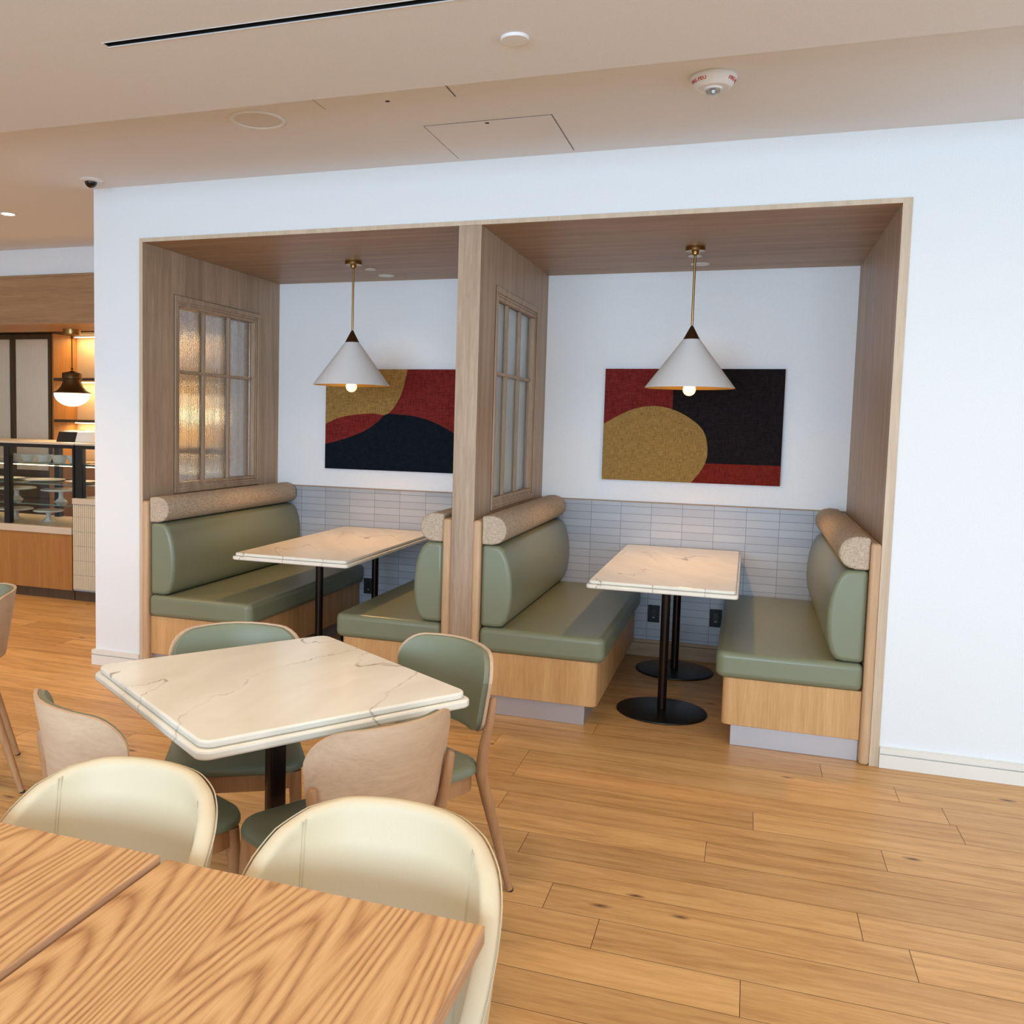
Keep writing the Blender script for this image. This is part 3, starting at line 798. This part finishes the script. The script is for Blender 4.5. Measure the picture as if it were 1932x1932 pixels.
# ------------------------------------------------------------------ paintings
def art(name, x0, x1, z0, z1, regions, label):
    t = empty(name, ((x0+x1)/2, AD-.0005, z0), 0, label, 'painting', 'woven colour field panels')
    hx = (x1-x0)/2; h = z1-z0
    b = MB(); b.box(-hx, hx, -.034, -.001, 0, h, 0)
    y = -.0345
    mats = []
    for (mat, poly) in regions:
        if mat not in mats: mats.append(mat)
    for k, (mat, poly) in enumerate(regions):
        yy = y-.0006*k
        pts = [(-hx+u*2*hx, v*h) for u, v in poly]
        b.prism(pts, yy-.0005, yy, 'Y', mats.index(mat))
    b.build('canvas', [M[m] for m in mats], t, smooth=False)
def curve(pts, n=10):
    """Catmull-Rom through the points"""
    out = []; P = [pts[0]]+list(pts)+[pts[-1]]
    for i in range(1, len(P)-2):
        for k in range(n):
            q = k/n; q2 = q*q; q3 = q2*q
            out.append(tuple(.5*((2*P[i][j])+(-P[i-1][j]+P[i+1][j])*q+(2*P[i-1][j]-5*P[i][j]+4*P[i+1][j]-P[i+2][j])*q2+(-P[i-1][j]+3*P[i][j]-3*P[i+1][j]+P[i+2][j])*q3) for j in (0, 1)))
    out.append(pts[-1]); return out
full = [(0, 0), (1, 0), (1, 1), (0, 1)]
# left: ochre upper left, red, navy hill
d1 = curve([(0, .245), (.12, .29), (.25, .355), (.38, .46), (.44, .55)])
hill = curve([(0, .245), (.13, .30), (.27, .38), (.37, .475), (.43, .556), (.52, .558), (.62, .545), (.74, .50), (.87, .41), (1.0, .28)])
och = curve([(0, .45), (.10, .515), (.22, .55), (.34, .563), (.435, .556), (.50, .66), (.545, .80), (.575, 1.0)])
art('wall_painting', .436, 1.553, 1.172, 1.905, [('a_red', full), ('a_gold', och+[(0, 1)]), ('a_navy', hill+[(1, 0), (0, 0)])], 'abstract woven painting with ochre, red and navy curves in the left booth')
blob = curve([(0, .505), (.08, .575), (.17, .64), (.27, .670), (.37, .655), (.46, .60), (.545, .51), (.585, .42), (.60, .30), (.595, .20), (.565, .10), (.515, 0)])
art('wall_painting', 2.483, 3.600, 1.176, 1.912, [('a_red', full), ('a_black', [(.395, .175), (1, .175), (1, 1), (.395, 1)]), ('a_brick', [(.4, 0), (1, 0), (1, .175), (.4, .175)]), ('a_gold', blob+[(0, 0)])], 'abstract woven painting with a round ochre shape in the right booth')

# ------------------------------------------------------------------ outlets
def outlet(x, z, label):
    t = empty('wall_outlet', (x, AD-.0125, z), 0, label, 'outlet', 'black outlets under the booth tables')
    b = MB(); b.box(-.038, .038, -.006, 0, -.058, .058); b.build('cover_plate', M['blackm'], t, bevel=.002)
    b = MB(); b.box(-.017, .017, -.009, -.0062, -.034, .034); b.build('socket', M['black'], t, bevel=.001)
    b = MB(); b.box(-.006, .006, -.0105, -.0092, -.026, -.022); b.build('indicator', M['white'], t, smooth=False)
outlet(2.858, .290, 'black wall outlet left of the column under the right booth table')
outlet(3.253, .296, 'black wall outlet right of the column under the right booth table')
outlet(.797, .310, 'black wall outlet under the left booth table')

# ------------------------------------------------------------------ cafe beyond the pier
b = MB(); b.box(-5.4, -5.3, -2.0, 4.6, 0, HC); struct(b.build('wall_cafe_side', M['cafewall'], smooth=False), 'far side wall of the cafe', 'wall')
b = MB(); b.box(-5.3, 0, 3.40, 3.50, 0, HC); struct(b.build('wall_cafe_back', M['cafewall'], smooth=False), 'back wall of the cafe', 'wall')
b = MB(); b.box(-5.299, -EE-.0005, 1.535, 2.10, 2.655, HC-.0005); struct(b.build('wall_bulkhead', M['wall'], smooth=False), 'white bulkhead above the cafe counter', 'wall')
b = MB(); b.box(-5.299, -EE-.0005, 1.520, 2.116, 2.258, 2.6545).box(-5.299, -EE-.0005, 1.512, 1.5195, 2.635, 2.650)
struct(b.build('trim_7', M['cafe_wood_h'], smooth=False), 'horizontal grain wood fascia above the cafe counter', 'trim')

def globe_pendant(x, y, label):
    zt = 2.258
    t = empty('globe_pendant', (x, y, zt), 0, label, 'pendant lamp', 'brass globe pendants over the cafe counter'); L = lambda z: z-zt
    b = MB(); b.lathe([(0, -.0005), (.072, -.0005), (.072, -.040), (.066, -.044), (0, -.044)], n=36); b.build('canopy', M['brass'], t)
    b = MB(); b.lathe([(0, -.045), (.005, -.045), (.005, L(1.912)), (0, L(1.912))], n=12)
    for zz in (-.06, L(1.93)):
        b.lathe([(.006, zz), (.012, zz-.008), (.006, zz-.018)], n=14)
    b.build('stem', M['brassdark'], t)
    b = MB(); b.lathe([(0, L(1.91)), (.02, L(1.90)), (.078, L(1.886)), (.082, L(1.88)), (.082, L(1.838)), (.074, L(1.830)), (.078, L(1.80)), (.095, L(1.765)), (.125, L(1.733)), (.158, L(1.716)), (.158, L(1.711)), (0, L(1.711))], n=44); b.build('bell', M['brassdark'], t)
    b = MB(); b.lathe([(.150*math.cos(R(a)), L(1.7105)-.112*math.sin(R(a))) for a in range(0, 91, 9)], n=40); b.build('globe', M['globe'], t)
    light('globe_lamp', 'POINT', (x, y, 1.54), 9, (1, .76, .46), size=.08)
globe_pendant(-2.145, 1.972, 'brass pendant lamp with a glowing white globe over the pastry case')
globe_pendant(-.98, 1.972, 'second brass globe pendant, seen blurred through the reeded window')

# back cabinets: frosted doors and lit shelves
CY = 3.0
t = empty('cafe_cabinet', (-4.2, CY, 0), 0, 'dark framed cabinet with frosted sliding doors behind the cafe counter', 'cabinet')
b = MB(); b.box(-1.09, .93, .04, .38, 0.0005, 2.34); b.build('carcass', M['darkwood'], t, smooth=False)
b = MB(); b.box(-1.09, 3.5, -.02, .38, 2.3405, 2.50); b.build('cornice', M['darkwood'], t, smooth=False)
def door(xa, xb, y):
    f = MB(); f.box(xa, xa+.035, y, y+.03, .9, 2.33).box(xb-.035, xb, y, y+.03, .9, 2.33).box(xa+.035, xb-.035, y, y+.03, 2.28, 2.33).box(xa+.035, xb-.035, y, y+.03, .9, .95)
    d = f.build('door', M['darkwood'], t, smooth=False)
    g = MB(); n = 90; vs = []; fs = []
    for k in range(n+1):
        x = xa+.035+(xb-xa-.07)*k/n; dy = .0025*(k % 2)
        vs += [(x, y+.010+dy, .95), (x, y+.010+dy, 2.28)]
    for k in range(n): fs.append((2*k, 2*k+2, 2*k+3, 2*k+1))
    g.add(vs, fs); g.build('door_glass', M['cabglass'], d)
for xa in (-.53, -.045, .44): door(xa+.0, xa+.484, 0.005)
t = empty('cafe_shelving', (-3.265, CY, 0), 0, 'lit wooden shelving behind the cafe counter', 'shelving')
for xa in (0, 2.62):
    b = MB(); b.box(xa, xa+.02, .01, .38, .0005, 2.335); b.build('side_panel', M['cafe_wood'], t, smooth=False)
b = MB(); b.box(.0205, 2.6195, .36, .38, .0005, 2.335); b.build('back_panel', plain('warm_back_panel', rgb(214, 178, 132), .6), t, smooth=False)
for z in (1.865, 1.448, 1.03):
    b = MB(); b.box(.0205, 2.6195, .01, .3595, z, z+.027); s = b.build('shelf', M['darkwood'], t, smooth=False)
for z in (2.33, 1.863, 1.446):
    b = MB(); b.box(.04, 2.6, .30, .315, z-.010, z-.0005); b.build('light_strip', M['led'], t, smooth=False)
    light('shelf_lamp', 'AREA', (-1.95, CY+.26, z-.02), 15, (1, .72, .40), size=2.5, sizey=.03, target=(-1.95, CY+.30, z-.5))
b = MB(); b.box(.0205, 2.6195, -.06, .3595, .0005, 1.0); b.build('base_unit', M['cafe_wood'], t, smooth=False)

# counters
t = empty('display_counter', (-1.79, 1.52, 0), 0, 'amber wood counter base under the pastry display case', 'counter')
b = MB(); b.box(-2.6, .010, .001, .70, .085, .545); b.build('wood_front', M['cafe_wood'], t, smooth=False)
b = MB(); b.box(-2.6, .010, .03, .70, .0005, .084); b.build('toe_kick', M['darkwood'], t, smooth=False)
b = MB(); b.box(-2.6, .012, -.008, .70, .546, .602); b.build('stone_top', M['stone'], t, bevel=.003)
t = empty('tiled_counter', (-1.772, 1.52, 0), 0, 'counter clad in upright cream tiles beside the display case', 'counter')
b = MB(); x1 = 1.42
b.box(.001, x1, .012, .70, .085, .80); b.build('body', M['grout'], t, smooth=False)
b = MB(); x = .004
while x < x1-.01:
    for r in range(6):
        z0 = .10+r*.1195; b.box(x, x+.0165, .002, .0118, z0, min(z0+.117, .797))
    x += .0195
b.build('fluted_tiles', plain('cream_fluted_tile', rgb(208, 192, 164), .35), t, smooth=False)
b = MB(); b.box(.001, x1, .03, .70, .0005, .084); b.build('toe_kick', M['darkwood'], t, smooth=False)
b = MB(); b.box(.001, x1, -.006, .70, .8005, .848); b.build('stone_top', M['stone'], t, bevel=.003)

def case(x0, x1, y0, y1, z0, z1, shelves, posts, label):
    t = empty('pastry_case', ((x0+x1)/2, y0, z0), 0, label, 'display case', 'glass pastry cases')
    hx = (x1-x0)/2; d = y1-y0; h = z1-z0; p = .035
    b = MB()
    b.box(-hx, hx, 0, p, h-.045, h-.016).box(-hx, hx, d-p, d, h-.045, h-.016).box(-hx, -hx+p, p, d-p, h-.045, h-.016).box(hx-p, hx, p, d-p, h-.045, h-.016)
    for xx, pw in posts:
        X = xx-(x0+x1)/2
        b.box(X, X+pw, 0, .05, .0005, h-.045); b.box(X, X+pw, d-.05, d, .0005, h-.045)
    b.build('frame', M['blackm'], t, smooth=False)
    b = MB(); b.box(-hx, hx, 0, d, h-.0155, h); b.build('top_panel', M['stone'], t, smooth=False)
    b = MB(); b.box(-hx+.004, hx-.004, .006, .010, .001, h-.046); b.build('glass_front', M['clear'], t, smooth=False)
    for z in shelves:
        b = MB(); b.box(-hx+.04, hx-.04, .06, d-.06, z-z0-.004, z-z0+.004); b.build('glass_shelf', plain('green_edge_glass', rgb(120, 140, 126), .1, spec=.5) if False else M['clear'], t, smooth=False)
        b = MB(); b.box(-hx+.04, hx-.04, .052, .0595, z-z0-.004, z-z0+.004); b.build('shelf_edge', M['edgeglass'], t, smooth=False)
    b = MB(); b.box(-hx+.04, hx-.04, d-.05, d-.035, h-.235, h-.229); b.build('light_strip', M['led'], t, smooth=False)
    light('case_lamp', 'AREA', ((x0+x1)/2, y1-.08, z1-.06), 3, (1, .78, .5), size=(x1-x0)*.95, sizey=.03, target=((x0+x1)/2, y0+.15, z0))
    return t
M['edgeglass'] = plain('green_glass_edge', rgb(110, 128, 112), .2)
case(-4.3, -1.776, 1.545, 2.20, .6025, 1.295, (1.118, .945, .772), ((-2.497, .055), (-1.792, .016)), 'glass pastry case with black frame on the display counter')
case(-1.7695, -.40, 1.552, 2.20, .8485, 1.295, (1.118, .945), ((-1.7695, .068), (-.42, .02)), 'glass pastry case standing on the tiled counter')

def cake_stand(x, y, z, r, h, label, group='white cake stands in the pastry case'):
    o = empty('cake_stand', (x, y, z), 0, label, 'cake stand', group)
    b = MB(); b.lathe([(0, .0005), (.055, .0005), (.057, .004), (.045, .012), (.022, .035), (.020, h-.03), (.030, h-.012), (0, h-.012)], n=28); b.build('pedestal', M['china'], o)
    b = MB(); b.lathe([(0, h-.0115), (r*.8, h-.010), (r, h-.003), (r, h+.006), (r*.96, h+.008), (0, h+.004)], n=36); b.build('plate', M['china'], o)
cake_stand(-2.61, 1.80, .6025, .145, .095, 'white cake stand on the floor of the pastry case, left one')
cake_stand(-2.258, 1.80, .6025, .125, .095, 'white cake stand on the floor of the pastry case, right one')
cake_stand(-2.62, 1.82, .7765, .165, .100, 'wide white cake stand on the lowest glass shelf, left one')
cake_stand(-2.14, 1.82, .7765, .165, .105, 'wide white cake stand on the lowest glass shelf, right one')
def bowl_mesh(o):
    b = MB(); b.lathe([(0, .0005), (.045, .0005), (.05, .006), (.078, .062), (.082, .066), (.078, .067), (.047, .012), (0, .010)], n=30); return b.build('bowl_body', M['china'], o)
names = ['leftmost white bowl of the row on the top glass shelf', 'second white bowl from the left on the top glass shelf', 'middle white bowl on the top glass shelf', 'second white bowl from the right on the top glass shelf', 'rightmost white bowl of the row beside the black post']
first = None
for k in range(5):
    o = MB(); o.lathe([(0, .0005), (.045, .0005), (.05, .006), (.072, .058), (.074, .062), (.071, .062), (.047, .012), (0, .010)], (0, 0, 0), 30) if k == 0 else None
    if k == 0: first = o.build('serving_bowl', M['china'])
    ob = first if k == 0 else first.copy()
    if k: COL.objects.link(ob)
    ob.location = (-2.52+k*.163, 1.68, 1.1225)
    tag(ob, names[k], 'bowl', 'white bowls on the top shelf')
def plate(x, y, z, r, label):
    b = MB(); b.lathe([(0, .0005), (r*.6, .0005), (r, .012), (r, .015), (r*.6, .006), (0, .005)], n=34)
    o = b.build('serving_plate', M['china']); o.location = (x, y, z); tag(o, label, 'plate', 'white plates in the pastry case')
plate(-2.72, 1.84, .9495, .13, 'white serving plate at the left of the middle glass shelf')
plate(-2.33, 1.84, .9495, .17, 'wide white platter in the middle of the middle glass shelf')
plate(-1.95, 1.84, .9495, .13, 'white serving plate at the right end of the middle glass shelf')
plate(-1.50, 1.93, 1.1225, .13, 'white plate on the upper shelf of the case above the tiled counter')
plate(-1.50, 1.93, .9495, .14, 'white plate on the lower shelf of the case above the tiled counter')

t = empty('card_terminal', (-1.985, 1.87, 1.2955), R(8), 'small black and white device box on top of the pastry case', 'device')
b = MB(); b.prism([(-.09, 0.0005), (.09, .0005), (.09, .10), (-.05, .085)], -.165, .01, 'X')
b.box(-.14, -.10, -.0715, -.0705, .03, .034) if False else None
b.build('housing', M['blackm'], t, bevel=.003)
b = MB(); b.prism([(-.09, 0.0005), (.09, .0005), (.09, .10), (-.05, .085)], .0105, .165, 'X'); o = b.build('face_panel', M['white'], t, bevel=.003); o['label'] = 'white end panel'
